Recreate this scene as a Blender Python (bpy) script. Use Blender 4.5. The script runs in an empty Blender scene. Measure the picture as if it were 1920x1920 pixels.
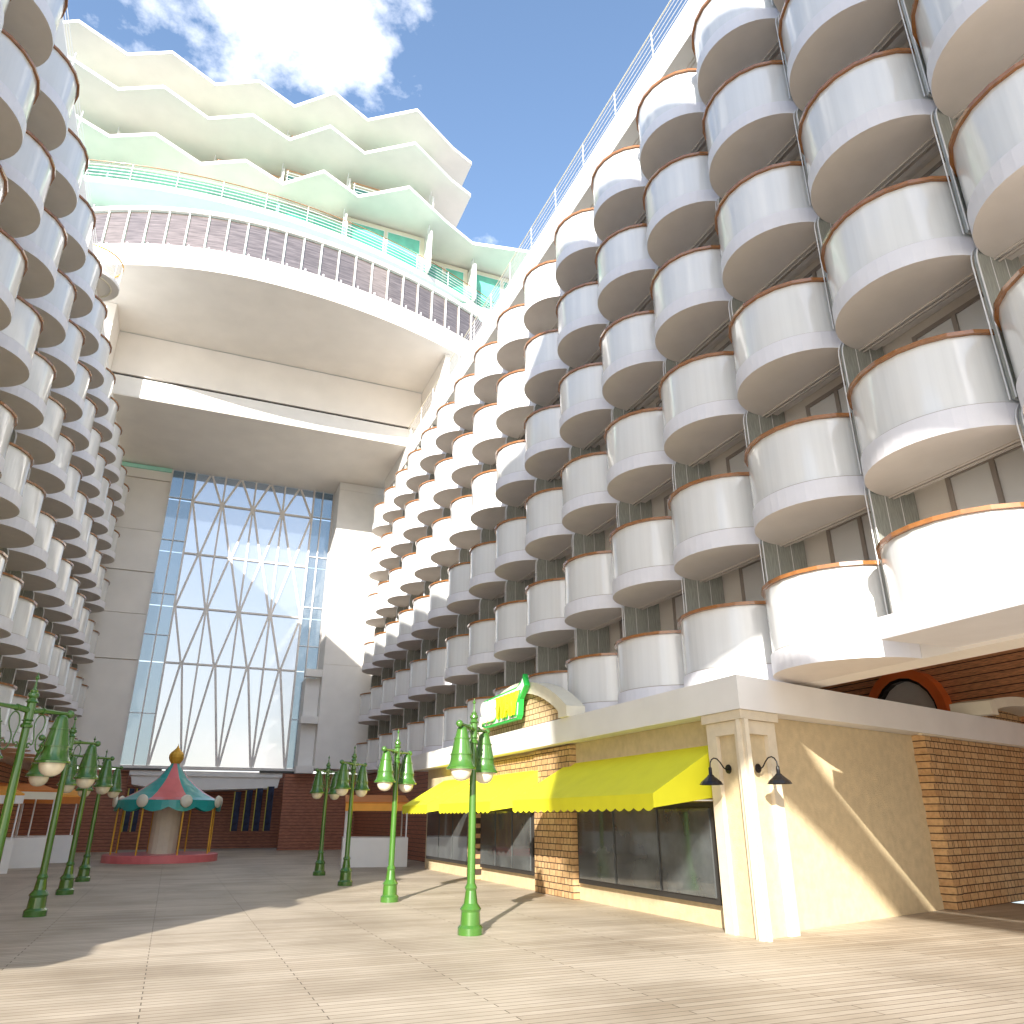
import bpy, math, random
from mathutils import Vector, Matrix
random.seed(7)
R = math.radians
sc = bpy.context.scene
COL = sc.collection

# ------------------------------------------------------------------ mesh helper
class MB:
    def __init__(s): s.v=[]; s.f=[]; s.sm=[]
    def add(s, vs, fs, smooth=False):
        n=len(s.v); s.v+= [tuple(v) for v in vs]
        for f in fs: s.f.append(tuple(i+n for i in f)); s.sm.append(smooth)
        return s
    def box(s, x0,x1,y0,y1,z0,z1):
        v=[(x0,y0,z0),(x1,y0,z0),(x1,y1,z0),(x0,y1,z0),(x0,y0,z1),(x1,y0,z1),(x1,y1,z1),(x0,y1,z1)]
        return s.add(v,[(0,3,2,1),(4,5,6,7),(0,1,5,4),(1,2,6,5),(2,3,7,6),(3,0,4,7)])
    def prism(s, poly, a, b, axis='z'):
        # poly: 2d outline; extruded between a and b along axis
        n=len(poly)
        def P(p,t):
            return {'z':(p[0],p[1],t),'x':(t,p[0],p[1]),'y':(p[0],t,p[1])}[axis]
        v=[P(p,a) for p in poly]+[P(p,b) for p in poly]
        area=sum(poly[i][0]*poly[(i+1)%n][1]-poly[(i+1)%n][0]*poly[i][1] for i in range(n))
        f=[tuple(range(n))[::-1],tuple(range(n,2*n))]+[(i,(i+1)%n,(i+1)%n+n,i+n) for i in range(n)]
        flip = (area<0) ^ (b<a) ^ (axis=='y')
        if flip: f=[q[::-1] for q in f]
        return s.add(v,f)
    def bar(s, p, q, w, h=None, up=(0,0,1)):
        h=h or w; p=Vector(p); q=Vector(q); d=(q-p).normalized(); u=Vector(up)
        if abs(d.dot(u))>.98: u=Vector((0,1,0))
        a=d.cross(u).normalized()*w/2; b=a.cross(d).normalized()*h/2
        v=[p-a-b,p+a-b,p+a+b,p-a+b,q-a-b,q+a-b,q+a+b,q-a+b]
        return s.add(v,[(0,1,2,3)[::-1],(4,5,6,7)[::-1],(0,1,5,4)[::-1],(1,2,6,5)[::-1],(2,3,7,6)[::-1],(3,0,4,7)[::-1]][:0] or [(0,1,2,3),(7,6,5,4),(0,4,5,1),(1,5,6,2),(2,6,7,3),(3,7,4,0)])
    def tube(s, pts, r, n=8, cap=True, rr=None, smooth=True):
        pts=[Vector(p) for p in pts]; rings=[]; prev=None
        for i,p in enumerate(pts):
            d=((pts[i+1]-p) if i==0 else (p-pts[i-1]) if i==len(pts)-1 else (pts[i+1]-pts[i-1])).normalized()
            if prev is None:
                u=Vector((0,0,1)) if abs(d.z)<.9 else Vector((0,1,0))
                a=d.cross(u).normalized()
            else: a=(prev-d*prev.dot(d)).normalized()
            prev=a; b=d.cross(a); rad=rr[i] if rr else r
            rings.append([p+(a*math.cos(2*math.pi*k/n)+b*math.sin(2*math.pi*k/n))*rad for k in range(n)])
        v=[x for r_ in rings for x in r_]; f=[]
        for i in range(len(pts)-1):
            for k in range(n):
                k2=(k+1)%n; f.append((i*n+k,i*n+k2,(i+1)*n+k2,(i+1)*n+k))
        s.add(v,f,smooth)
        if cap:
            s.add(rings[0],[tuple(range(n))[::-1]]); s.add(rings[-1],[tuple(range(n))])
        return s
    def lathe(s, prof, c=(0,0,0), n=24, smooth=True):
        v=[];f=[];m=len(prof)
        for r_,z in prof:
            for k in range(n):
                a=2*math.pi*k/n; v.append((c[0]+r_*math.cos(a),c[1]+r_*math.sin(a),c[2]+z))
        for i in range(m-1):
            for k in range(n):
                k2=(k+1)%n; f.append((i*n+k,i*n+k2,(i+1)*n+k2,(i+1)*n+k))
        return s.add(v,f,smooth)
    def turn(s, prof, c=(0,0,0), n=24):
        for a,b in zip(prof[:-1],prof[1:]): s.lathe([a,b],c,n)
        return s
    def mesh(s, name, m):
        me=bpy.data.meshes.new(name); me.from_pydata(s.v,[],s.f); me.validate()
        if len(me.polygons)==len(s.sm): me.polygons.foreach_set('use_smooth',s.sm)
        if m: me.materials.append(m)
        me.update(); return me
    def build(s, name, m, parent=None, loc=None):
        o=bpy.data.objects.new(name, s.mesh(name,m)); COL.objects.link(o)
        if parent: o.parent=parent
        if loc: o.location=loc
        return o

def tag(o,label=None,cat=None,group=None,kind=None):
    if label: o['label']=label
    if cat: o['category']=cat
    if group: o['group']=group
    if kind: o['kind']=kind
    return o
def empty(name,loc,label,cat,group=None,rz=0):
    o=bpy.data.objects.new(name,None); COL.objects.link(o); o.location=loc; o.rotation_euler=(0,0,rz)
    o.empty_display_size=.3
    return tag(o,label,cat,group)
def inst(name, me, parent, loc=(0,0,0), rz=0):
    o=bpy.data.objects.new(name,me); COL.objects.link(o); o.parent=parent; o.location=loc; o.rotation_euler=(0,0,rz); return o
def copy_tree(o,parent=None):
    c=o.copy(); COL.objects.link(c); c.parent=parent
    for ch in list(o.children): copy_tree(ch,c)
    return c

# ------------------------------------------------------------------ materials
def mat(name, color, rough=.5, metal=0, noise=0, nscale=3, bump=0, bscale=40, coat=0, spec=.5, stretch=None):
    m=bpy.data.materials.new(name); m.use_nodes=True; nt=m.node_tree; N=nt.nodes; L=nt.links
    b=N['Principled BSDF']; b.inputs['Base Color'].default_value=(*color,1); b.inputs['Roughness'].default_value=rough
    b.inputs['Metallic'].default_value=metal; b.inputs['Coat Weight'].default_value=coat; b.inputs['Coat Roughness'].default_value=.08
    b.inputs['Specular IOR Level'].default_value=spec
    tc=N.new('ShaderNodeTexCoord'); mp=N.new('ShaderNodeMapping'); L.new(tc.outputs['Object'],mp.inputs[0])
    if stretch: mp.inputs['Scale'].default_value=stretch
    if noise:
        n=N.new('ShaderNodeTexNoise'); n.inputs['Scale'].default_value=nscale; n.inputs['Detail'].default_value=6
        L.new(mp.outputs[0],n.inputs['Vector'])
        r=N.new('ShaderNodeValToRGB'); r.color_ramp.elements[0].position=.3; r.color_ramp.elements[1].position=.7
        r.color_ramp.elements[0].color=(*[c*(1-noise) for c in color],1); r.color_ramp.elements[1].color=(*[min(1,c*(1+noise*.5)) for c in color],1)
        L.new(n.outputs['Fac'],r.inputs[0]); L.new(r.outputs[0],b.inputs['Base Color'])
    if bump:
        n2=N.new('ShaderNodeTexNoise'); n2.inputs['Scale'].default_value=bscale; n2.inputs['Detail'].default_value=4
        L.new(mp.outputs[0],n2.inputs['Vector'])
        bp=N.new('ShaderNodeBump'); bp.inputs['Strength'].default_value=bump; bp.inputs['Distance'].default_value=.02
        L.new(n2.outputs['Fac'],bp.inputs['Height']); L.new(bp.outputs[0],b.inputs['Normal'])
    return m

def brick_mat(name, c1,c2,mortar, axis='x', rot=0):
    m=bpy.data.materials.new(name); m.use_nodes=True; nt=m.node_tree; N=nt.nodes; L=nt.links; b=N['Principled BSDF']
    tc=N.new('ShaderNodeTexCoord'); sp=N.new('ShaderNodeSeparateXYZ'); L.new(tc.outputs['Object'],sp.inputs[0])
    cb=N.new('ShaderNodeCombineXYZ')
    L.new(sp.outputs['Y' if axis=='x' else 'X'],cb.inputs[0]); L.new(sp.outputs['Z'],cb.inputs[1])
    t=N.new('ShaderNodeTexBrick'); L.new(cb.outputs[0],t.inputs['Vector'])
    t.inputs['Color1'].default_value=(*c1,1); t.inputs['Color2'].default_value=(*c2,1); t.inputs['Mortar'].default_value=(*mortar,1)
    t.inputs['Scale'].default_value=1; t.inputs['Brick Width'].default_value=.36; t.inputs['Row Height'].default_value=.14
    t.inputs['Mortar Size'].default_value=.011; t.inputs['Bias'].default_value=-.2; t.offset=.5; t.squash=.5; t.squash_frequency=2
    n=N.new('ShaderNodeTexNoise'); n.inputs['Scale'].default_value=14; n.inputs['Detail'].default_value=6; L.new(tc.outputs['Object'],n.inputs['Vector'])
    mx=N.new('ShaderNodeMix'); mx.data_type='RGBA'; mx.blend_type='MULTIPLY'; mx.inputs[0].default_value=.55
    rr=N.new('ShaderNodeValToRGB'); rr.color_ramp.elements[0].position=.3; rr.color_ramp.elements[0].color=(.55,.5,.45,1); rr.color_ramp.elements[1].position=.62; rr.color_ramp.elements[1].color=(1,1,1,1)
    L.new(n.outputs['Fac'],rr.inputs[0]); L.new(t.outputs['Color'],mx.inputs[6]); L.new(rr.outputs[0],mx.inputs[7]); L.new(mx.outputs[2],b.inputs['Base Color'])
    bp=N.new('ShaderNodeBump'); bp.inputs['Strength'].default_value=.6; bp.inputs['Distance'].default_value=.01; bp.invert=True
    L.new(t.outputs['Fac'],bp.inputs['Height']); L.new(bp.outputs[0],b.inputs['Normal']); b.inputs['Roughness'].default_value=.8
    return m

def slat_mat(name, color, pitch=.2, dark=(.015,.006,.004)):
    m=bpy.data.materials.new(name); m.use_nodes=True; nt=m.node_tree; N=nt.nodes; L=nt.links; b=N['Principled BSDF']
    tc=N.new('ShaderNodeTexCoord'); sp=N.new('ShaderNodeSeparateXYZ'); L.new(tc.outputs['Object'],sp.inputs[0])
    d=N.new('ShaderNodeMath'); d.operation='DIVIDE'; L.new(sp.outputs['Z'],d.inputs[0]); d.inputs[1].default_value=pitch
    fr=N.new('ShaderNodeMath'); fr.operation='FRACT'; L.new(d.outputs[0],fr.inputs[0])
    lt=N.new('ShaderNodeMath'); lt.operation='LESS_THAN'; L.new(fr.outputs[0],lt.inputs[0]); lt.inputs[1].default_value=.12
    fl=N.new('ShaderNodeMath'); fl.operation='FLOOR'; L.new(d.outputs[0],fl.inputs[0])
    wn=N.new('ShaderNodeTexWhiteNoise'); wn.noise_dimensions='1D'; L.new(fl.outputs[0],wn.inputs['W'])
    mp=N.new('ShaderNodeMapping'); mp.inputs['Scale'].default_value=(.8,.8,9); L.new(tc.outputs['Object'],mp.inputs[0])
    ad=N.new('ShaderNodeVectorMath'); ad.operation='ADD'; L.new(mp.outputs[0],ad.inputs[0]); L.new(wn.outputs['Color'],ad.inputs[1])
    n=N.new('ShaderNodeTexNoise'); n.inputs['Scale'].default_value=5; n.inputs['Detail'].default_value=9; n.inputs['Distortion'].default_value=.6; L.new(ad.outputs[0],n.inputs['Vector'])
    r=N.new('ShaderNodeValToRGB'); r.color_ramp.elements[0].position=.3; r.color_ramp.elements[1].position=.72
    r.color_ramp.elements[0].color=(*[c*.55 for c in color],1); r.color_ramp.elements[1].color=(*[c*1.3 for c in color],1)
    L.new(n.outputs['Fac'],r.inputs[0])
    kv=N.new('ShaderNodeTexVoronoi'); kv.inputs['Scale'].default_value=3.2; L.new(mp.outputs[0],kv.inputs['Vector'])
    kl=N.new('ShaderNodeMath'); kl.operation='LESS_THAN'; L.new(kv.outputs['Distance'],kl.inputs[0]); kl.inputs[1].default_value=.09
    mk=N.new('ShaderNodeMix'); mk.data_type='RGBA'; L.new(kl.outputs[0],mk.inputs[0]); L.new(r.outputs[0],mk.inputs[6]); mk.inputs[7].default_value=(*[c*.25 for c in color],1)
    mx=N.new('ShaderNodeMix'); mx.data_type='RGBA'; L.new(lt.outputs[0],mx.inputs[0]); L.new(mk.outputs[2],mx.inputs[6]); mx.inputs[7].default_value=(*dark,1)
    L.new(mx.outputs[2],b.inputs['Base Color']); b.inputs['Roughness'].default_value=.55
    bp=N.new('ShaderNodeBump'); bp.inputs['Strength'].default_value=.8; bp.inputs['Distance'].default_value=.02; bp.invert=True
    L.new(lt.outputs[0],bp.inputs['Height']); L.new(bp.outputs[0],b.inputs['Normal'])
    return m

def glass_mat(name, tint, transp=.5, rough=.05, spec_tint=(1,1,1), diff=None):
    # sheet glass: part see-through, part pale coating, mirror on top by fresnel
    m=bpy.data.materials.new(name); m.use_nodes=True; nt=m.node_tree; N=nt.nodes; L=nt.links
    N.remove(N['Principled BSDF']); out=N['Material Output']
    tr=N.new('ShaderNodeBsdfTransparent'); tr.inputs[0].default_value=(*tint,1)
    df=N.new('ShaderNodeBsdfDiffuse'); df.inputs[0].default_value=(*(diff or tint),1)
    tl=N.new('ShaderNodeBsdfTranslucent'); tl.inputs[0].default_value=(*(diff or tint),1)
    m0=N.new('ShaderNodeMixShader'); m0.inputs[0].default_value=.5; L.new(df.outputs[0],m0.inputs[1]); L.new(tl.outputs[0],m0.inputs[2])
    m1=N.new('ShaderNodeMixShader'); m1.inputs[0].default_value=transp; L.new(m0.outputs[0],m1.inputs[1]); L.new(tr.outputs[0],m1.inputs[2])
    gl=N.new('ShaderNodeBsdfGlossy'); gl.inputs['Roughness'].default_value=rough; gl.inputs[0].default_value=(*spec_tint,1)
    fr=N.new('ShaderNodeFresnel'); fr.inputs[0].default_value=1.6
    m2=N.new('ShaderNodeMixShader'); L.new(fr.outputs[0],m2.inputs[0]); L.new(m1.outputs[0],m2.inputs[1]); L.new(gl.outputs[0],m2.inputs[2])
    L.new(m2.outputs[0],out.inputs[0]); return m

M={}
M['white']=mat('white_paint',(.80,.785,.755),.55,noise=.05,nscale=1.3,bump=.08,bscale=60)
M['soffit']=mat('soffit_paint',(.86,.815,.755),.7,noise=.05,nscale=.8,bump=.05)
M['slab']=mat('balcony_slab_paint',(.77,.765,.80),.5,noise=.05,nscale=2,bump=.08,bscale=50)
M['under']=mat('cabin_wall_paint',(.82,.77,.70),.7,noise=.06,nscale=1)
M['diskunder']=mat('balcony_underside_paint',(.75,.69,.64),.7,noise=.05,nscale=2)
M['pipe']=mat('beige_pipe_paint',(.66,.60,.54),.7)
M['frost']=mat('frosted_balustrade_glass',(.76,.765,.75),.28,noise=.05,nscale=1.4,coat=1,spec=.6,stretch=(9,9,.12))
M['rail']=mat('varnished_rail_wood',(.33,.135,.04),.22,noise=.3,nscale=6,coat=.6)
M['partition']=mat('grey_green_partition_board',(.36,.375,.34),.3,coat=.5,noise=.35,nscale=6,stretch=(9,9,.6))
M['trim']=mat('white_trim',(.80,.80,.80),.3)
M['frame']=mat('brown_window_frame',(.36,.31,.27),.5)
M['pane']=mat('grey_window_glass',(.80,.80,.78),.14,coat=.5,spec=.5)
M['mull']=mat('mullion_paint',(.76,.72,.68),.45,noise=.04)
M['fglass']=glass_mat('facade_glass',(.95,.935,.93),.76,.03,diff=(.50,.50,.50))
M['bglass']=glass_mat('blue_side_glass',(.64,.70,.73),.72,.03,diff=(.40,.44,.45))
M['screen']=mat('painted_reflection_windscreen',(.27,.225,.21),.06,metal=.5,coat=.6,noise=.5,nscale=3,stretch=(.4,.4,6))  # brown tone and streaks paint reflections of the balconies into the panes
M['mint']=mat('mint_green_panel',(.40,.80,.66),.18,coat=.6,noise=.06)
M['teal_glass']=mat('teal_door_glass',(.14,.52,.40),.06,coat=1,noise=.2,nscale=1.5)
M['aqua']=glass_mat('aqua_balustrade_glass',(.40,.74,.62),.62,.03,diff=(.16,.46,.38))
M['lamp_green']=mat('green_lamp_enamel',(.05,.15,.02),.25,coat=.7,noise=.12,nscale=5)
M['globe']=mat('cream_lamp_glass',(.78,.70,.52),.25,noise=.15,nscale=9,coat=.5)
M['yellow']=mat('yellow_awning_canvas',(.80,.77,.02),.75,noise=.05,nscale=2,bump=.15,bscale=150)
M['stucco']=mat('beige_stucco',(.62,.50,.31),.85,noise=.12,nscale=6,bump=.5,bscale=60)
M['trimstone']=mat('cream_stone_trim',(.68,.59,.44),.75,noise=.08,nscale=5,bump=.3,bscale=50)
M['cream']=mat('cream_pediment_plaster',(.78,.73,.58),.7,noise=.05,nscale=4,bump=.15)
M['brickx']=brick_mat('tan_brick_side',(.60,.40,.20),(.46,.27,.12),(.05,.03,.02),'x')
M['brickl']=brick_mat('light_brick_gable',(.72,.55,.32),(.60,.43,.24),(.16,.09,.04),'x')
M['brickr']=brick_mat('orange_brick_wall',(.66,.42,.20),(.52,.29,.12),(.06,.025,.015),'y')
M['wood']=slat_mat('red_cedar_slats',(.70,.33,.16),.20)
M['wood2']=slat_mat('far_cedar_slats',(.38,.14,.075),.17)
M['black']=mat('black_gloss_enamel',(.010,.009,.009),.3,coat=.25,spec=.3)
M['dark']=mat('dark_metal_and_gap_shade',(.03,.028,.026),.4)
M['red']=mat('red_orange_paint',(.85,.19,.04),.4,coat=.3,noise=.06)
M['orange']=mat('orange_canvas',(.80,.36,.05),.7,noise=.08)
M['orange_dark']=mat('burnt_orange_canvas',(.55,.17,.02),.7,noise=.08)
M['teal']=mat('teal_roof_paint',(.02,.36,.33),.35,coat=.4,noise=.12,nscale=2)
M['pink']=mat('pink_roof_paint',(.72,.17,.17),.4,coat=.3,noise=.08,nscale=2)
M['gold']=mat('gold_paint',(.75,.42,.05),.35,metal=.3,noise=.15,nscale=5)
M['sign_green']=mat('green_sign_edge',(.02,.42,.06),.35)
M['sign_white']=mat('white_sign_letter',(.85,.85,.83),.35)
M['sign_yellow']=mat('yellow_sign_letter',(.88,.84,.02),.35)
M['navy']=mat('navy_poster',(.02,.03,.07),.5,noise=.8,nscale=4)
M['yel2']=mat('poster_edge_yellow',(.55,.48,.08),.5)
M['shopglass']=mat('dark_shop_glass',(.10,.11,.11),.04,coat=1,spec=1,noise=.6,nscale=1.3)
M['planks']=None

def planks_mat():
    m=bpy.data.materials.new('pale_boardwalk_planks'); m.use_nodes=True; nt=m.node_tree; N=nt.nodes; L=nt.links; b=N['Principled BSDF']
    tc=N.new('ShaderNodeTexCoord')
    t=N.new('ShaderNodeTexBrick'); L.new(tc.outputs['Object'],t.inputs['Vector'])
    t.inputs['Color1'].default_value=(.60,.53,.43,1); t.inputs['Color2'].default_value=(.48,.41,.32,1); t.inputs['Mortar'].default_value=(.12,.09,.06,1)
    t.inputs['Scale'].default_value=1; t.inputs['Brick Width'].default_value=3.2; t.inputs['Row Height'].default_value=.14; t.inputs['Mortar Size'].default_value=.006
    mp=N.new('ShaderNodeMapping'); mp.inputs['Scale'].default_value=(1,14,1); L.new(tc.outputs['Object'],mp.inputs[0])
    n=N.new('ShaderNodeTexNoise'); n.inputs['Scale'].default_value=3; n.inputs['Detail'].default_value=8; L.new(mp.outputs[0],n.inputs['Vector'])
    r=N.new('ShaderNodeValToRGB'); r.color_ramp.elements[0].color=(.65,.62,.58,1); r.color_ramp.elements[1].color=(1.1,1.1,1.1,1); L.new(n.outputs['Fac'],r.inputs[0])
    mx=N.new('ShaderNodeMix'); mx.data_type='RGBA'; mx.blend_type='MULTIPLY'; mx.inputs[0].default_value=1
    L.new(t.outputs['Color'],mx.inputs[6]); L.new(r.outputs[0],mx.inputs[7]); L.new(mx.outputs[2],b.inputs['Base Color']); b.inputs['Roughness'].default_value=.6
    n3=N.new('ShaderNodeTexNoise'); n3.inputs['Scale'].default_value=.5; n3.inputs['Detail'].default_value=7; L.new(tc.outputs['Object'],n3.inputs['Vector'])
    r3=N.new('ShaderNodeValToRGB'); r3.color_ramp.elements[0].position=.35; r3.color_ramp.elements[1].position=.6; r3.color_ramp.elements[0].color=(.72,.70,.67,1); r3.color_ramp.elements[1].color=(1,1,1,1); L.new(n3.outputs['Fac'],r3.inputs[0])
    m3=N.new('ShaderNodeMix'); m3.data_type='RGBA'; m3.blend_type='MULTIPLY'; m3.inputs[0].default_value=1; L.new(mx.outputs[2],m3.inputs[6]); L.new(r3.outputs[0],m3.inputs[7]); L.new(m3.outputs[2],b.inputs['Base Color'])
    return m
M['planks']=planks_mat()

# ------------------------------------------------------------------ cabin blocks
P=2.6386; A=1.306; HST=2.9
XR=10.33; YR=20.24; XL=-6.366; YL=46.85
def z_slab(j): return 3.78+HST*j+(.20 if j==0 else 0)     # underside of balcony slab
def arc(rad, n, c=0.0):
    # half circle bulging to -x, from y=-rad to +rad
    return [(-(rad)*math.cos(t)*(A/1.319), rad*math.sin(t)) for t in [-math.pi/2+math.pi*k/n for k in range(n+1)]]
def meshes(s, ht=HST):
    """s=+1 : balcony bulges to -x (block on +x side); s=-1 mirrored"""
    def fx(mb):
        if s<0:
            mb.v=[(-x,y,z) for x,y,z in mb.v]; mb.f=[f[::-1] for f in mb.f]
        return mb
    d={}
    a=arc(1.3185,24); poly=a+[(.04,1.3185),(.04,-1.3185)]
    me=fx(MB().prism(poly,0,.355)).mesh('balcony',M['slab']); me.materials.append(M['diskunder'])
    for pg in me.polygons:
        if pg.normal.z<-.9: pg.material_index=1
    d['slab']=me
    # frosted balustrade
    o=arc(1.288,12); i=arc(1.256,12); g=MB(); n=len(o)
    v=[(x,y,.362) for x,y in o]+[(x,y,1.485) for x,y in o]
    g.add(v,[(k+1,k,n+k,n+k+1) for k in range(n-1)],True)
    v=[(x,y,.362) for x,y in i]+[(x,y,1.485) for x,y in i]
    g.add(v,[(k,k+1,n+k+1,n+k) for k in range(n-1)],True)
    d['glass']=fx(g).mesh('balustrade',M['frost'])
    o2=arc(1.298,24); jn=MB(); nn=len(o2); jn.add([(x,y,.3555) for x,y in o2]+[(x,y,.372) for x,y in o2],[(k+1,k,nn+k,nn+k+1) for k in range(nn-1)]); d['joint']=fx(jn).mesh('joint_seal',M['frame'])
    # handrail
    o=arc(1.345,12); i=arc(1.255,12); g=MB()
    v=[(x,y,1.487) for x,y in o]+[(x,y,1.55) for x,y in o]+[(x,y,1.487) for x,y in i]+[(x,y,1.55) for x,y in i]
    f=[]
    for k in range(n-1):
        f+= [(k+1,k,n+k,n+k+1),(2*n+k,2*n+k+1,3*n+k+1,3*n+k),(n+k,3*n+k,3*n+k+1,n+k+1),(k,k+1,2*n+k+1,2*n+k)]
    g.add(v,f); d['rail']=fx(g).mesh('handrail',M['rail'])
    # partition board with rounded top outer corner
    def part(hh):
        top=hh+.24; r=.46; x0=-.44
        poly=[(.62,.365),(x0,.365),(x0,top-r)]+[(x0+r-r*math.cos(t),top-r+r*math.sin(t)) for t in [math.pi/2*k/6 for k in range(1,7)]]+[(.62,top)]
        pm=fx(MB().prism(poly,-.02,.02,'y')).mesh('partition',M['partition'])
        t=MB(); pts=[(x0-.02,0,.37),(x0-.02,0,top-r)]+[(x0+r-(r+.02)*math.cos(t_),0,top-r+(r+.02)*math.sin(t_)) for t_ in [math.pi/2*k/6 for k in range(1,7)]]
        for dy in (-.045,.045): t.tube([(x,dy,z) for x,_,z in pts],.012,6)
        t.box(-.10,-.088,-.026,.026,.37,top-.02); t.box(.25,.262,-.026,.026,.37,top-.01)
        return pm, fx(t).mesh('trim',M['trim'])
    d['part'],d['ptrim']=part(ht); 
    # window frame and pane; outward face toward -x at x=0
    w=MB(); y0,y1,zt,zb=-.93,.69,2.94,.37; b=.075
    for (ya,yb,za,zb_) in ((y0,y0+b,zb,zt),(y1-b,y1,zb,zt),(-.16,-.08,zb,zt-b)): w.box(-.05,.03,ya,yb,za,zb_)
    w.box(-.052,.03,y0+b+.001,y1-b-.001,zt-b+.001,zt-.001)
    d['win']=fx(w).mesh('window',M['frame'])
    d['pane']=fx(MB().box(-.012,.02,y0+b-.01,y1-b+.01,zb,zt-b+.01)).mesh('pane',M['pane'])
    return d

def block(name, label, s, X, Yc, cols, y_lo, y_hi, bays, wallx=.66):
    root=empty(name,(X,(y_lo+y_hi)/2,0),label,'cabin building')
    yo=-(y_lo+y_hi)/2
    def bx(x0,x1,y0,y1,z0,z1,mb=None):
        mb=mb or MB()
        a,b=(x0,x1) if s>0 else (-x1,-x0)
        return mb.box(a,b,y0+yo,y1+yo,z0,z1)
    D=meshes(s)
    if s>0:
        bx(wallx,wallx+.3,y_lo,y_hi,4.2,21.9).build('wall',M['under'],root)
        bx(wallx+.302,wallx+12,y_lo,y_hi,6.8,21.9).build('inner_mass',M['under'],root)
    else:
        bx(wallx,wallx+5.5,y_lo,y_hi,3.98,21.9).build('wall',M['under'],root)
    for j in range(7):
        z=z_slab(j)
        bx(.045,wallx-.002,y_lo,y_hi,z+.24,z+.358).build('floor_slab',M['soffit'],root)
        if j==0:
            bx(.046,wallx-.004,y_lo,y_hi,z-.004,z+.237).build('edge_beam',M['soffit'],root)
        else:
            e=MB(); bx(.05,.17,y_lo,y_hi,z+.07,z+.238,e); bx(.30,.42,y_lo,y_hi,z+.10,z+.237,e)
            e.build('edge_beam',M['diskunder'],root)
            # twin pipes run along the joint of the slabs
            p=MB()
            for dx,dz in ((.0,-.012),(.10,-.012)):
                p.tube([(s*dx,y_lo+yo,z+dz),(s*dx,y_hi+yo,z+dz)],.02,6)
            p.build('pipe',M['pipe'],root)
    for (i,j) in bays:
        y=Yc-P*i+yo; z=z_slab(j)
        big = s>0 and j==0 and i>=5
        if not big: b=inst('balcony',D['slab'],root,(0,y,z))
        else:
            b=bpy.data.objects.new('balcony',None); COL.objects.link(b); b.parent=root; b.location=(0,y,z); b.empty_display_size=.2
        inst('balustrade',D['glass'],b); inst('joint_seal',D['joint'],b); inst('handrail',D['rail'],b)
        pt=inst('partition',D['part'],root,(0,y+P/2,z if not(j==0) else z))
        inst('trim',D['ptrim'],pt)
        w=inst('window',D['win'],root,(s*wallx,y,z)); inst('pane',D['pane'],w)
    return root,bx

baysR=[(i,j) for i in range(-9,7) for j in range(6)]+[(7,3),(7,4),(7,5)]
rb,bxr=block('cabin_block','long white cabin building with six rows of scalloped balconies, rising above the yellow awning shop',1,XR,YR,None,-14,46.6,baysR)
# roof band with parapet, sun deck edge
bxr(-.49,6,-14,45.2,21.18,22.40).build('roof_band',M['white'],rb)
g=MB(); yo=-(46.6-14)/2
for zz in (22.66,22.88,23.10,23.32):
    g.tube([(-.42,-14+yo,zz),(-.42,45+yo,zz)],.013,6)
y=-13.5
while y<45:
    g.tube([(-.42,y+yo,22.39),(-.42,y+yo,23.5)],.02,6); y+=2.2
g.build('deck_railing',M['trim'],rb)
MB().tube([(-.42,-14+yo,23.52),(-.42,45+yo,23.52)],.024,6).build('railing_cap',M['cream'],rb)
# straight terrace slab under the nearest bottom balconies
bxr(-1.43,.9,-6,7.79,4.03,4.345).build('terrace_slab',M['slab'],rb)

baysL=[(i,j) for i in range(0,14) for j in range(6)]
lb,bxl=block('cabin_block','shaded white cabin building with stacked scalloped balconies, at the left behind the green lamp posts',-1,XL,YL,None,4.0,48.2,baysL)
bxl(-.49,6,4.0,48.2,21.05,22.0).build('roof_band',M['white'],lb)
g=MB(); yo=-(48.2+4)/2
for zz in (22.3,22.55,22.8):
    g.tube([(.42,4+yo,zz),(.42,36+yo,zz)],.013,6)
y=4.5
while y<36:
    g.tube([(.42,y+yo,21.98),(.42,y+yo,23.1)],.02,6); y+=2.2
g.build('deck_railing',M['trim'],lb)

# ------------------------------------------------------------------ curved bridge deck
br=empty('bridge_deck',(2,36,22),'massive white curved deck spanning overhead between the two balcony buildings','bridge')
O=(-2,-36,-22)
def cy(x): return 32.7+(.032 if x<.5 else .0195)*(x-.5)**2
def curve_slab(x0,x1,off,z0,z1,yb,n=48):
    xs=[x0+(x1-x0)*k/n for k in range(n+1)]
    poly=[(x,cy(x)+off) for x in xs]+[(x1,yb),(x0,yb)]
    mb=MB().prism(poly,z0,z1)
    mb.v=[(a-2,b-36,c-22) for a,b,c in mb.v]; return mb
curve_slab(-8.5,13.5,0,26.13,26.36,39.88).build('soffit',M['soffit'],br)
curve_slab(-8.5,13.5,-.02,26.10,26.34,cy(.5)+3.6 if False else 39.0).build('lower_lip',M['white'],br) if False else None
curve_slab(-8.5,13.5,.05,26.362,27.45,41).build('fascia',M['white'],br)
def wb(mb): mb.v=[(a-2,b-36,c-22) for a,b,c in mb.v]; return mb
wb(MB().box(-7.5,10.62,39.93,41,23.62,26.12)).build('face_wall',M['soffit'],br)
wb(MB().box(-7.5,10.2,40.05,41,23.45,23.618)).build('shadow_gap',M['dark'],br)  # recess coloured dark, standing in for the shade inside the groove
wb(MB().box(-7.5,10.2,39.88,50.2,22.34,23.448)).build('lower_beam',M['white'],br)
wb(MB().box(-7.49,10.3,39.9,49.9,22.30,22.338)).build('lower_soffit',M['soffit'],br)
wb(MB().box(10.63,10.9,35.2,41,22.41,26.11)).build('side_wall',M['soffit'],br)
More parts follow.
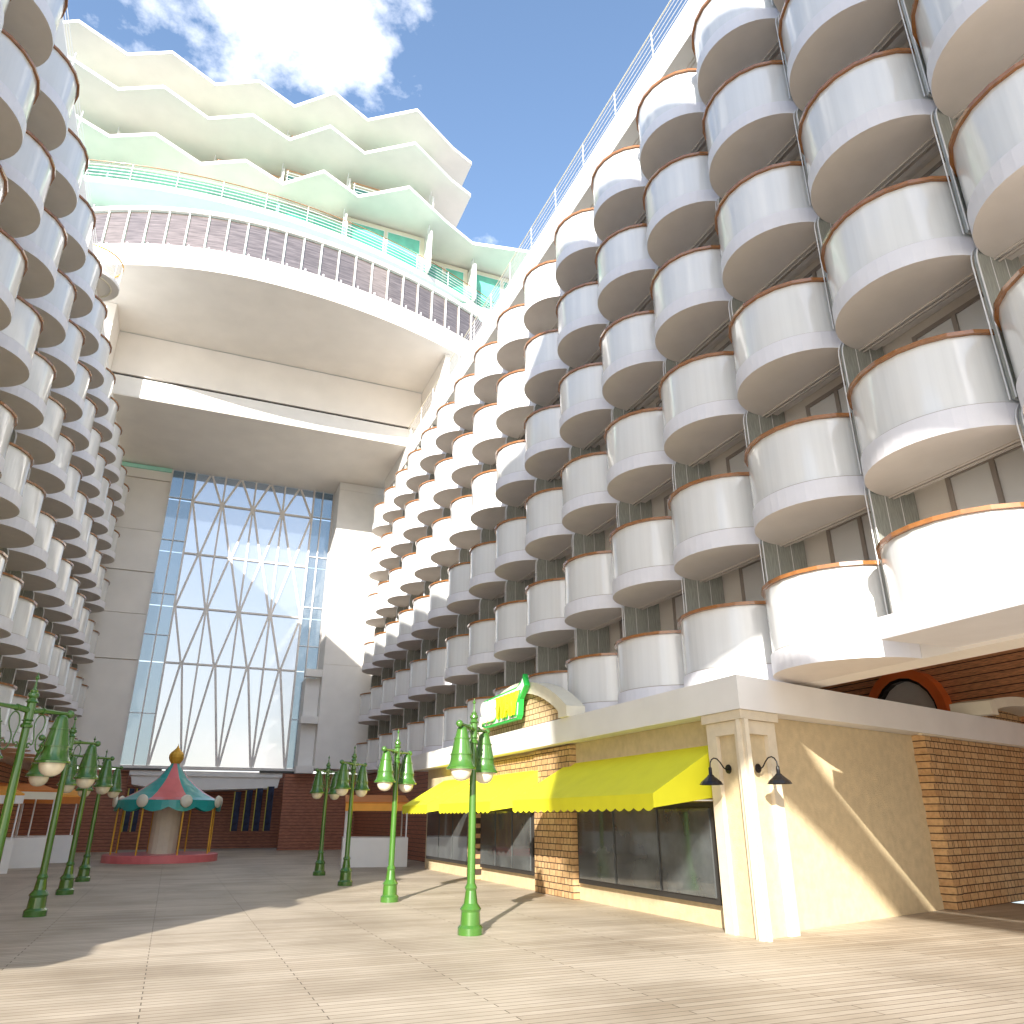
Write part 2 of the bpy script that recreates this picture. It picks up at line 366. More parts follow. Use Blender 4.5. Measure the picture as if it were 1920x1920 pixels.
wb(MB().box(-7.2,-6.3,37.4,39.85,22.01,26.11)).build('side_wall',M['soffit'],br)
# windscreen: posts, panes, cap rail
x=-8.0; st=[]
while x<13.2:
    st.append(x); x+=.92
for k,x in enumerate(st):
    y=cy(x)+.16
    wb(MB().box(x-.035,x+.035,y-.05,y+.05,27.451,29.55)).build('post',M['white'],br)
    if k<len(st)-1:
        x2=st[k+1]; y2=cy(x2)+.16; d=Vector((x2-x,y2-y,0)).normalized()
        a=Vector((x,y+.03,0))+d*.05; b=Vector((x2,y2+.03,0))-d*.05; nn=Vector((-d.y,d.x,0))*.02
        v=[(a.x,a.y,27.50),(b.x,b.y,27.50),(b.x,b.y,29.52),(a.x,a.y,29.52)]
        v=v+[(p[0]+nn.x,p[1]+nn.y,p[2]) for p in v]
        wb(MB().add(v,[(0,1,2,3),(7,6,5,4),(0,4,5,1),(1,5,6,2),(2,6,7,3),(3,7,4,0)])).build('glass_pane',M['screen'],br)
        # small clamp and inner handrail stanchion seen through the glass
        wb(MB().tube([(x+.22,y-.05,27.47),(x+.22,y-.05,27.62)],.045,8)).build('clamp',M['trim'],br)
xs=[-8.3+k*.45 for k in range(48)]
cap=MB(); n=len(xs)
v=[];f=[]
for x in xs: v+= [(x,cy(x)+.04,29.55),(x,cy(x)+.30,29.55),(x,cy(x)+.30,29.78),(x,cy(x)+.04,29.78)]
for k in range(n-1):
    for q in range(4): f.append((4*k+q,4*k+(q+1)%4,4*k+4+(q+1)%4,4*k+4+q))
f+= [(0,3,2,1),(4*n-4,4*n-3,4*n-2,4*n-1)]
f=[q[::-1] for q in f]
wb(cap.add(v,f)).build('cap_rail',M['white'],br)

# round lookout on the edge of the left building
nx,ny,nz=-6.15,29.75,21.75
ne=empty('lookout_balcony',(nx,ny,nz),'round lookout platform with wire rails and golden top rail, high on the left building','balcony')
MB().lathe([(0.0001,0),(1.08,0),(1.1,.02),(1.1,.14),(1.07,.16),(0.0001,.16)],n=40,smooth=False).build('platform',M['soffit'],ne)
r_=MB()
for zz in (.35,.55,.75,.95):
    r_.tube([(1.04*math.cos(2*math.pi*k/40),1.04*math.sin(2*math.pi*k/40),zz) for k in range(41)],.012,6,cap=False)
for k in range(12):
    a=2*math.pi*k/12; r_.tube([(1.04*math.cos(a),1.04*math.sin(a),.15),(1.06*math.cos(a),1.06*math.sin(a),1.15)],.014,6)
r_.build('wire_rails',M['trim'],ne)
MB().tube([(1.06*math.cos(2*math.pi*k/40),1.06*math.sin(2*math.pi*k/40),1.17) for k in range(41)],.03,8,cap=False).build('top_rail',M['gold'],ne)
MB().tube([(.8*math.cos(2*math.pi*k/40),.8*math.sin(2*math.pi*k/40),-.02) for k in range(41)],.03,6,cap=False).build('rope_light',M['cream'],ne)

# ------------------------------------------------------------------ end building with glass wall
ew=empty('atrium_end_building',(2,49,4),'tall end wall of triangulated glass between pale panelled walls, below the bridge','building')
def eb(mb): mb.v=[(a-2,b-49,c-4) for a,b,c in mb.v]; return mb
zs=[4.3,10.13,12.83,15.4,18.02,21.39,22.29]
for k in range(6):
    eb(MB().box(-9,-3.02+.0*k,48.8-.05*(k%2),49.4,zs[k]+.025,zs[k+1]-.025)).build('wall_panel',M['soffit'],ew)
eb(MB().box(-9,-3.03,48.95,49.6,4.3,22.29)).build('backing_wall',M['under'],ew)
zs=[4.3,10.27,12.92,15.89,21.75,22.29]
for k in range(5):
    eb(MB().box(7.2,10.98,46.6,49.4,zs[k]+.01,zs[k+1]-.01)).build('pilaster_block',M['white'],ew)
eb(MB().box(7.23,10.95,46.64,49.4,4.3,22.29)).build('pilaster_core',M['under'],ew)
eb(MB().box(6.35,7.19,47.3,49.3,4.4,9.5)).build('return_wall',M['white'],ew)
for z0,z1 in ((9.52,9.95),(6.8,7.2),(4.05,4.45)):
    eb(MB().box(6.2,7.195,46.7,47.29,z0,z1)).build('ledge',M['white'],ew)
eb(MB().box(-6.6,-3.05,48.62,48.745,22.0,22.24)).build('light_strip',M['mint'],ew)
# glazing
cx=[-3.0,-2.31,-1.60,.20,2.09,3.95,5.87,6.46,7.17]; rz=[4.38,10.12,13.47,16.87,20.30,22.28]
yg=48.8
for k in range(8):
    side = k in (0,1,6,7)
    for r in range(5):
        eb(MB().box(cx[k]+.03,cx[k+1]-.03,yg+.06,yg+.09,rz[r]+.03,rz[r+1]-.03)).build('glass_pane',M['bglass' if side else 'fglass'],ew)
for k,xv in enumerate(cx):
    w=.05 if k in(0,1,7,8) else .085
    eb(MB().box(xv-w/2-.01,xv+w/2+.01,yg-.10,yg+.1,4.38,22.29)).build('mullion',M['mull'],ew)
for r in range(1,5):
    eb(MB().box(cx[2]+.045,cx[6]-.045,yg-.08,yg+.12,rz[r]-.05,rz[r]+.05)).build('transom',M['mull'],ew)
for zt in (7.2,11.7,14.2,17.6,20.4):
    for a,b in ((0,2),(6,8)):
        eb(MB().box(cx[a]+.04,cx[b]-.04,yg-.05,yg+.1,zt-.02,zt+.02)).build('thin_transom',M['trim'],ew)
for k in range(2,6):
    xa,xb=cx[k]+.06,cx[k+1]-.06; xm=(xa+xb)/2
    for r in range(5):
        z0,z1=rz[r]+.05,rz[r+1]-.05
        if r%2==0:   # apex on top
            segs=[((xm-.05,z1),(xa,z0)),((xm+.05,z1),(xb,z0))]
        else:
            segs=[((xa,z1),(xm-.05,z0)),((xb,z1),(xm+.05,z0))]
        m=MB()
        for (p,q) in segs: m.bar((p[0],yg-.02,p[1]),(q[0],yg-.02,q[1]),.12,.14,up=(0,1,0))
        eb(m).build('diagonal_brace',M['mull'],ew)
eb(MB().box(-3.2,7.2,48.45,49.3,4.22,4.375)).build('sill',M['mull'],ew)
eb(MB().box(-3.1,-.8,48.3,48.6,4.12,4.218)).build('dark_strip',M['dark'],ew)
eb(MB().box(4.4,6.9,48.3,48.6,4.10,4.218)).build('dark_strip',M['dark'],ew)
# stepped lobby soffit under the glass
eb(MB().box(-2.4,5.7,48.4,52,3.85,4.10)).build('lobby_soffit',M['white'],ew)
m=MB(); m.prism([(-2.3,3.85),(5.6,3.85),(5.5,3.30),(1.2,3.12),(-.9,3.2),(-2.2,3.38)],48.5,52,'y'); eb(m).build('lobby_bulkhead',M['white'],ew)
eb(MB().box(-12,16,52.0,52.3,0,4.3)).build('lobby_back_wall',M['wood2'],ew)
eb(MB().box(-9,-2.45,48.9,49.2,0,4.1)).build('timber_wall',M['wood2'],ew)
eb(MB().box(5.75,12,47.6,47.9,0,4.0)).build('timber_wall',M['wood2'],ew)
for k,(px,pz) in enumerate(((3.35,3.05),(3.95,3.15),(4.5,3.25),(5.1,3.35))):
    pt=empty('hanging_poster',(px,47.9,1.0),['narrow dark poster banner, farthest left of the four under the glass wall','dark poster banner, second from the left of the four under the glass wall','dark poster banner, third from the left of the four under the glass wall','widest dark blue poster banner, rightmost under the glass wall'][k],'banner','dark banners hanging under the glass wall',rz=R(-35))
    MB().box(-.18,.18,0,.03,0,pz-1.0).build('poster_sheet',M['navy'],pt)
    MB().box(-.23,-.182,-.01,.04,0,pz-1.0).build('edge_strip',M['yel2'],pt)
for k,px in enumerate((-2.1,-1.7)):
    pt=empty('hanging_poster',(px,47.9,1.0),['dark and yellow poster banner, left one of the two beside the carousel roof','dark and yellow poster banner, right one of the two beside the carousel roof'][k],'banner','dark banners hanging under the glass wall',rz=R(25))
    MB().box(-.13,.13,0,.03,0,2.15).build('poster_sheet',M['navy'],pt)
    MB().box(-.18,-.132,-.01,.04,0,2.15).build('edge_strip',M['yel2'],pt)

# ------------------------------------------------------------------ mint green suites above the bridge
gs=empty('suite_block',(8,42,27),'mint green suites with zigzag balcony roofs and teal glass doors, beyond the curved bridge','building')
def gb(mb): mb.v=[(a-8,b-42,c-27) for a,b,c in mb.v]; return mb
ZF=35.6
# each bay: x0,x1,wall y
bays=[(-13.6,-9.0,42.4),(-8.8,-3.4,42.4),(-3.2,.7,41.4),(.9,4.8,40.6),(5.0,10.3,40.0),(10.5,14.1,41.9),(14.3,19,41.7)]
for fl in range(0,3):
    zf=ZF+2.9*fl-(.9 if fl==0 else 0); hd=3.6 if fl==0 else 2.72
    for n_,(x0,x1,yw) in enumerate(bays if fl==0 else bays[:5]):
        if n_==0 and fl==0: wallm=M['mint']
        gb(MB().box(x0,x1,yw+.1,yw+4,zf,zf+hd)).build('wall',M['cream'],gs)
        # teal doors
        wd=(x1-x0-1.0)/2
        for q in range(2):
            xa=x0+.35+q*(wd+.3)
            w=gb(MB().box(xa-.07,xa+wd+.07,yw+.03,yw+.098,zf,zf+hd-.35)).build('window',M['white'],gs)
            p=gb(MB().box(xa,xa+wd,yw,yw+.028,zf+.05,zf+hd-.43)).build('pane',M['teal_glass'],gs); p.parent=w
            w_inv=None
        # partition fins with rounded heads
        xp=x1+.06; yf=yw-1.5
        poly=[(yw+.1,zf),(yf,zf),(yf,zf+hd-.9)]+[(yf+.6-.6*math.cos(t),zf+hd-.9+.6*math.sin(t)) for t in [math.pi/2*k/6 for k in range(1,7)]]+[(yw+.1,zf+hd-.3)]
        gb(MB().prism(poly,xp-.05,xp+.05,'x')).build('partition',M['white'],gs)
        for dy in (.3,.6): gb(MB().tube([(xp-.1,yf+dy,zf),(xp-.1,yf+dy,zf+hd)],.03,6)).build('pole',M['trim'],gs)
        if fl==0: continue
        # aqua glass balustrade + rails
        yb=yw-1.4
        gb(MB().box(x0+.05,x1-.05,yb,yb+.03,zf-(.6 if fl==0 else -.05),zf+.95)).build('balustrade',M['aqua'],gs)
        g=MB()
        for zz in (.3,.55,.8,1.02): g.tube([(x0,yb-.1,zf+zz),(x1,yb-.1,zf+zz)],.018,6)
        for xx in (x0+.1,(x0+x1)/2,x1-.1): g.tube([(xx,yb-.1,zf),(xx,yb-.1,zf+1.2)],.022,6)
        gb(g).build('rails',M['trim'],gs)
        gb(MB().tube([(x0,yb-.1,zf+1.2),(x1,yb-.1,zf+1.2)],.03,6)).build('handrail',M['rail'],gs)
def ty(x): return 37.4+.016*(x+.5)**2
xs0=[-12+.8*k for k in range(39)]
m=MB()
for xa,xb in zip(xs0[:-1],xs0[1:]):
    m.add([(xa,ty(xa),34.3),(xb,ty(xb),34.3),(xb,ty(xb),35.5),(xa,ty(xa),35.5)],[(0,1,2,3)])
gb(m).build('balustrade',M['aqua'],gs)
m=MB()
for zz in (34.85,35.08,35.31,35.54): m.tube([(x,ty(x)-.08,zz) for x in xs0],.02,6)
for x in xs0[::3]: m.tube([(x,ty(x)-.08,34.6),(x,ty(x)-.08,35.8)],.025,6)
gb(m).build('rails',M['trim'],gs)
gb(MB().tube([(x,ty(x)-.08,35.8) for x in xs0],.03,6)).build('handrail',M['rail'],gs)
m=MB(); poly=[(x,ty(x)-.05) for x in xs0]+[(18.4,46),(-12,46)]; m.prism(poly,34.3,34.68); gb(m).build('floor_slab',M['soffit'],gs)
for fl in range(1,4):
    z=ZF+2.9*fl-(.75 if fl==0 else 0)
    sh=.0 if fl<2 else -.8
    zig=[(-14,39.5+sh),(-11.5,38.2+sh),(-9,39.4+sh),(-6.5,38.2+sh),(-4,39.5+sh),(-1.5,38.2+sh),(.8,39.2+sh),(3.0,37.2+sh),(5.4,38.4+sh),(8.2,36.4+sh),(11.35,38.4+sh),(13.6,39.6+sh),(20,38.4+sh),(20,46),(-14,46)]
    if fl==0: zig=[(-14,40.8),(.8,40.2),(5,39.5),(10.3,39.5),(10.4,40.3),(14.1,40.4),(16,41),(18,41.3),(20,41.4),(20,46),(-14,46)]
    elif fl>1: zig=zig[:10]+[(11.35,38.4+sh),(12.9,39.1+sh),(12.95,39.2+sh),(13.0,45),(-14,46)]
    gb(MB().prism(zig,z-.02,z+.10)).build('floor_slab',M['soffit'],gs)
    # white fascia along the zigzag edge
    f=MB()
    for k in range(len(zig)-3 if fl else 0):
        p,q=zig[k],zig[k+1]; f.bar((p[0],p[1]-.03,z+.06),(q[0],q[1]-.03,z+.06),.06,.24)
    if fl: gb(f).build('roof_edge',M['white'],gs)
gb(MB().box(-14,20,40.6,46,27.5,34.28)).build('base_wall',M['mint'],gs)

# ------------------------------------------------------------------ awning shop
sh=empty('corner_shop',(8.3,10.24,0),'beige corner shop with white roof fascia, brick gable and bright yellow awnings','shop')
def sb(mb): mb.v=[(a-8.3,b-10.24,c) for a,b,c in mb.v]; return mb
dR=Vector((.9654,.2609,0)); nR=Vector((.2609,-.9654,0)); C0=Vector((8.3,10.24,0))
def Rf(s,o,z): p=C0+dR*s+nR*o; return (p.x,p.y,z)      # point on the right face: s along, o outward
def poly_in(off, s_end=14, y_end=30):
    # plan outline of the shop roof, inset by off from both faces
    # left face x = 8.3+off ; right face offset inward
    a=(8.3+off,y_end)
    # corner intersection
    o=-off; # x = 8.3+off = C0.x + dR.x*s + nR.x*o
    s=(off-nR.x*o)/dR.x
    c=Rf(s,o,0); e=Rf(s_end,o,0)
    return [a,(c[0],c[1]),(e[0],e[1]),(e[0],y_end)]
def ring(mb,off,z0,z1,s_end=14,y_end=30): return mb.prism(poly_in(off,s_end,y_end),z0,z1)
sb(ring(MB(),0,3.35,3.90)).build('roof_fascia',M['white'],sh)
sb(ring(MB(),.42,0,3.346,6.7,29)).build('wall',M['stucco'],sh)
# brick return wall on the right face
def rbox(s0,s1,o0,o1,z0,z1):
    v=[Rf(s0,o0,z0),Rf(s1,o0,z0),Rf(s1,o1,z0),Rf(s0,o1,z0),Rf(s0,o0,z1),Rf(s1,o0,z1),Rf(s1,o1,z1),Rf(s0,o1,z1)]
    return MB().add(v,[(0,3,2,1),(4,5,6,7),(0,1,5,4),(1,2,6,5),(2,3,7,6),(3,0,4,7)][0:] if o1<o0 else [(0,1,2,3),(7,6,5,4),(4,5,1,0),(5,6,2,1),(6,7,3,2),(7,4,0,3)])
o_=rbox(0,8,-.02,-.5,0,3.345)
# brick wall in its own rotated frame so courses run true
bw=MB().box(6.55,14,.15,.6,0,3.343).build('brick_wall',M['brickr'],sh); bw.rotation_euler=(0,0,math.atan2(dR.y,dR.x))
# quoins
for k in range(7):
    w=.42 if k%2 else .24
    q=MB().box(6.52,6.55+w,.10,.5,.25+.42*k,.25+.42*k+.2).build('quoin',M['brickr'],sh); q.rotation_euler=bw.rotation_euler
sb(rbox(6.2,13.9,-.12,-.02,3.31,3.348)).build('cornice_strip',M['trimstone'],sh)
# corner pillar with capital and recessed panels
rz_=math.atan2(dR.y,dR.x)
def pil_poly(off,yl,sr):
    s0=(off+nR.x*off)/dR.x*0+ (off*(1+nR.x))/dR.x
    c=Rf(s0,-off,0); e=Rf(sr,-off,0); a=(8.3+off,10.24+yl)
    return [a,(c[0],c[1]),(e[0],e[1]),(e[0]+.0,e[1]+.8),(8.3+.9,10.24+yl)]
sb(MB().prism(pil_poly(.03,1.10,1.08),3.20,3.345)).build('pillar_capital',M['trimstone'],sh)
sb(MB().prism(pil_poly(.16,1.02,1.02),0,3.198)).build('pillar_core',M['stucco'],sh)
def lface(y0,y1,z0,z1,o0,o1,name,m): # slab on left face; outward = -x
    return sb(MB().box(8.3+o0,8.3+o1,10.24+y0,10.24+y1,z0,z1)).build(name,m,sh)
for (y0,y1) in ((.02,.30),(.80,1.04)):
    lface(y0,y1,0,3.196,.08,.158,'pillar_stile',M['trimstone'])
lface(.301,.799,2.98,3.194,.081,.158,'pillar_rail',M['trimstone'])
for (s0,s1) in ((.07,.30),(.80,1.03)):
    sb(rbox(s0,s1,-.158,-.08,0,3.196)).build('pillar_stile',M['trimstone'],sh)
sb(rbox(.301,.799,-.158,-.081,2.98,3.194)).build('pillar_rail',M['trimstone'],sh)
# brick pier and wall between awnings
sb(MB().box(8.56,8.74,16.9,19.0,0,3.30)).build('brick_pier',M['brickx'],sh)
sb(MB().box(8.60,8.735,19.002,24.5,2.5,3.25)).build('brick_panel',M['brickx'],sh)
sb(MB().box(8.52,8.74,23.2,23.9,0,2.45)).build('brick_pier',M['brickx'],sh)
# awnings (solid canvas wedges with valance)
def awning(y0,y1,zt,zb,xf):
    m=MB(); x1=8.70
    v=[(x1,y0,zt),(x1,y1,zt),(xf,y1-.0,zb),(xf,y0,zb),(xf,y0,zb-.22),(xf,y1,zb-.22),(x1,y0,zb-.02),(x1,y1,zb-.02)]
    m.add(v,[(0,3,2,1),(3,4,5,2),(0,6,3),(1,2,7),(4,3,6),(5,7,2)])
    ns=int((y1-y0)/.3)
    for k in range(ns):
        ya,yb=y0+(y1-y0)*k/ns,y0+(y1-y0)*(k+1)/ns
        pts=[(yb-(yb-ya)*q/6,zb-.22-.05*math.sin(math.pi*q/6)) for q in range(7)]
        m.add([(xf-.001,y,z) for y,z in pts],[tuple(range(7))])
    o=sb(m).build('awning',M['yellow'],sh)
    f=MB(); 
    for yy in (y0+.03,y1-.03,(y0+y1)/2):
        f.tube([(x1-.02,yy,zb-.1),(xf+.03,yy,zb-.1)],.015,6)
    f.tube([(xf+.03,y0+.03,zb-.1),(xf+.03,y1-.03,zb-.1)],.015,6)
    f=sb(f).build('awning_frame',M['trim'],sh); 
    return o
awning(11.35,17.3,2.90,2.07,7.25)
awning(18.75,22.9,2.90,2.07,7.25)
awning(24.1,27.0,2.90,2.07,7.25)
# storefront under the awnings
for (y0,y1) in ((11.6,16.7),(19.2,23.0),(24.0,28.5)):
    f=sb(MB().box(8.60,8.70,y0,y1,.35,1.95)).build('shop_window',M['dark'],sh)
    n_=3
    for k in range(n_):
        a=y0+.1+(y1-y0-.1)*k/n_; b=y0+(y1-y0-.1)*(k+1)/n_
        sb(MB().box(8.57,8.598,a,b,.45,1.85)).build('pane',M['shopglass'],sh)
# segmental gable with brick face
def seg_arch(y0,y1,zs,rise,n=20,inset=0):
    c=(y0+y1)/2; hw=(y1-y0)/2; r=(hw*hw+rise*rise)/(2*rise); zc=zs+rise-r; t0=math.asin(min(1,hw/r)); rr=r-inset
    return [(c+rr*math.sin(t),zc+rr*math.cos(t)) for t in [-t0+2*t0*k/n for k in range(n+1)]]
def gable(parent,fn,y0,y1,zb,zs,rise,x0,x1,t,brick):
    out=seg_arch(y0,y1,zs,rise); inn=[p for p in seg_arch(y0,y1,zs,rise,inset=t) if p[1]>zb+.0]
    inn=[(max(y0+t*1.5,min(y1-t*1.5,p[0])),p[1]) for p in inn]
    poly=[(y0,zb)]+out+[(y1,zb)]+[(y1-t*1.5,zb)]+inn[::-1]+[(y0+t*1.5,zb)]
    m=MB()
    # strip build to keep the ring convex-free
    O_=[(y0,zb)]+out+[(y1,zb)]; 
    I_=[(y0+t*1.5,zb)]+[(max(y0+t*1.5,min(y1-t*1.5,p[0])),max(zb+.001,p[1])) for p in seg_arch(y0,y1,zs,rise,inset=t)]+[(y1-t*1.5,zb)]
    for k in range(len(O_)-1):
        a,b,c,d=O_[k],O_[k+1],I_[k+1],I_[k]
        v=[(x0,*a),(x0,*b),(x0,*c),(x0,*d),(x1,*a),(x1,*b),(x1,*c),(x1,*d)]
        m.add(v,[(0,3,2,1),(4,5,6,7),(0,1,5,4),(2,3,7,6)])
    m.add([(x0,*O_[0]),(x1,*O_[0]),(x1,*I_[0]),(x0,*I_[0]),(x0,*O_[-1]),(x1,*O_[-1]),(x1,*I_[-1]),(x0,*I_[-1])],[(0,1,2,3),(4,7,6,5)])
    ring_=fn(m).build('gable_arch',M['cream'],parent)
    b_=fn(MB().prism(I_,x0+.14,x0+.18,'x')).build('gable_brick',brick,parent)
    return ring_,b_
gable(sh,sb,16.35,22.5,3.905,4.15,.95,8.22,8.72,.30,M['brickl'])
sb(MB().box(8.0,8.5,0,0,0,0)) if False else None
# second gable behind the right fascia
g2=empty('rear_gable',(C0.x+dR.x*11.3-nR.x*.5,C0.y+dR.y*11.3-nR.y*.5,3.9),'low cream arched gable with brick face, behind the white fascia at the right edge','gable')
g2.rotation_euler=(0,0,rz_-math.pi/2)
def idt(m): return m
gable(g2,idt,-2.4,2.4,0,.30,.25,0,.9,.22,M['brickx'])

# sign: green arrow-ended plate with raised letters
sg=empty('shop_sign',(8.12,20.0,4.1),'slanted green edged shop sign with white and yellow letters reading SUBWAY, on the brick gable','sign')
sg.rotation_euler=(0,0,R(-90))
# local frame: x = reading direction (towards the viewer, world -y), y = world +x (into wall), z up
plate=[(-1.55,.06),(-1.25,0),(1.10,.0),(1.20,.10),(1.26,.50),(1.66,.80),(1.50,1.12),(1.40,.98),(1.10,.84),(-1.35,.78),(-1.62,.62)]
def sgp(p,off): return p
MB().prism(plate,-.07,.06,'y').build('plate',M['sign_green'],sg)
inner=[(-1.5,.10),(-1.2,.05),(1.06,.05),(1.13,.13),(1.19,.52),(1.56,.80),(1.47,1.0),(1.40,.90),(1.08,.79),(-1.3,.73),(-1.55,.58)]
MB().prism(inner,-.085,-.071,'y').build('plate_face',M['sign_white'],sg)
def text(s,x,z,size,m,name,ext=.05,off=.012,shear=.22,sx=1):
    cu=bpy.data.curves.new(name,'FONT'); cu.body=s; cu.size=size; cu.extrude=ext; cu.offset=off; cu.shear=shear; cu.resolution_u=3
    to=bpy.data.objects.new(name+'_tmp',cu); COL.objects.link(to)
    dg=bpy.context.evaluated_depsgraph_get(); me=bpy.data.meshes.new_from_object(to.evaluated_get(dg))
    bpy.data.objects.remove(to)
    me.materials.clear(); me.materials.append(m)
    me.transform(Matrix.Diagonal((sx,1,1,1)))
    me.transform(Matrix.Rotation(R(90),4,'X')); me.transform(Matrix.Translation((x,-.13,z)))
    o=bpy.data.objects.new(name,me); COL.objects.link(o); o.parent=sg; return o
text('SUB',-1.46,.14,.80,M['sign_white'],'white_letters',off=.02,sx=.78)
text('WAY',-.26,.14,.80,M['sign_yellow'],'yellow_letters',off=.02,sx=.78)
text('SUB',-1.45,.12,.82,M['sign_green'],'letter_outline',ext=.02,off=.045,sx=.78).location=(0,.045,0)
text('WAY',-.25,.12,.82,M['sign_green'],'letter_outline',ext=.02,off=.045,sx=.78).location=(0,.045,0)

# wall lamps
def gooseneck(loc,rz,label):
    t=empty('wall_lamp',loc,label,'wall lamp','black barn lamps on the corner pillar',rz=rz)
    # local -y is outward from the wall
    MB().add([(0,0,0)],[]) 
    pl=MB(); pts=[]
    n=20; v=[(.075*math.cos(2*math.pi*k/n),0,.075*math.sin(2*math.pi*k/n)) for k in range(n)]+[(.07*math.cos(2*math.pi*k/n),-.018,.07*math.sin(2*math.pi*k/n)) for k in range(n)]
    pl.add(v,[tuple(range(n))[::-1],tuple(range(n,2*n))]+[(k,(k+1)%n,(k+1)%n+n,k+n) for k in range(n)]); pl.build('wall_plate',M['black'],t)
    neck=[(0,-.01,0),(0,-.05,-.01),(0,-.10,.02),(0,-.16,.10),(0,-.22,.155),(0,-.28,.165),(0,-.33,.14),(0,-.36,.09),(0,-.37,.02),(0,-.37,-.02)]
    MB().tube(neck,.011,8).build('neck',M['black'],t)
    s=MB(); s.lathe([(.0001,.02),(.022,.02),(.028,.0),(.03,-.09),(.045,-.10)],(0,-.37,-.0),n=20)
    s.lathe([(.045,-.10),(.06,-.12),(.16,-.20),(.19,-.245),(.188,-.25),(.155,-.205),(.05,-.12)],(0,-.37,0),n=12,smooth=False)
    s.build('shade',M['black'],t)
    MB().lathe([(.0001,-.13),(.03,-.14),(.045,-.175),(.03,-.205),(.0001,-.215)],(0,-.37,0),n=16).build('bulb',M['globe'],t)
    return t
gooseneck((8.38,10.78,2.44),R(-90),'black gooseneck wall lamp beside the yellow awning, left one on the corner pillar')
p=Rf(.42,-.08,2.44); gooseneck(p,rz_,'black gooseneck wall lamp on the sunlit right face of the corner pillar')

# ------------------------------------------------------------------ timber wall with round window
tw=empty('timber_wall',(20.3,10,0),'reddish slatted timber wall behind the shop roof, with an orange ringed round window','wall')
MB().box(0,.3,-12,36,0,6.75).build('slat_cladding',M['wood'],tw)
pw=bpy.data.objects.new('round_window',None); COL.objects.link(pw); pw.parent=tw; pw.location=(-.02,7.1,4.49); pw.empty_display_size=.2; pw.rotation_euler=(0,0,R(90))
def ringmesh(r0,r1,y0,y1,n=28):
    m=MB()
    for k in range(n):
        a,b=2*math.pi*k/n,2*math.pi*(k+1)/n
        q=[(r0*math.cos(a),r0*math.sin(a)),(r1*math.cos(a),r1*math.sin(a)),(r1*math.cos(b),r1*math.sin(b)),(r0*math.cos(b),r0*math.sin(b))]
        v=[(x,y0,z) for x,z in q]+[(x,y1,z) for x,z in q]
        m.add(v,[(0,1,2,3),(7,6,5,4),(1,5,6,2),(0,3,7,4)])
    return m
ringmesh(1.17,1.46,.0,.30,20).build('ring',M['red'],pw)
ringmesh(1.08,1.168,-.01,.25,20).build('inner_ring',M['black'],pw)
MB().prism([(1.085*math.cos(2*math.pi*k/28),1.085*math.sin(2*math.pi*k/28)) for k in range(28)],.0,.03,'y').build('pane',M['pane'],pw)

# side walls under the left building and far right
lw=empty('timber_wall',(-7.2,30,0),'reddish slatted timber wall at ground level below the left balconies','wall')
MB().box(-.3,0,-24,18.7,0,3.96).build('slat_cladding',M['wood'],lw)
rw=empty('timber_wall',(9.9,40,0),'reddish slatted timber wall at ground level beyond the yellow awnings','wall')
MB().box(0,.3,-9.5,7.5,0,3.96).build('slat_cladding',M['wood2'],rw)

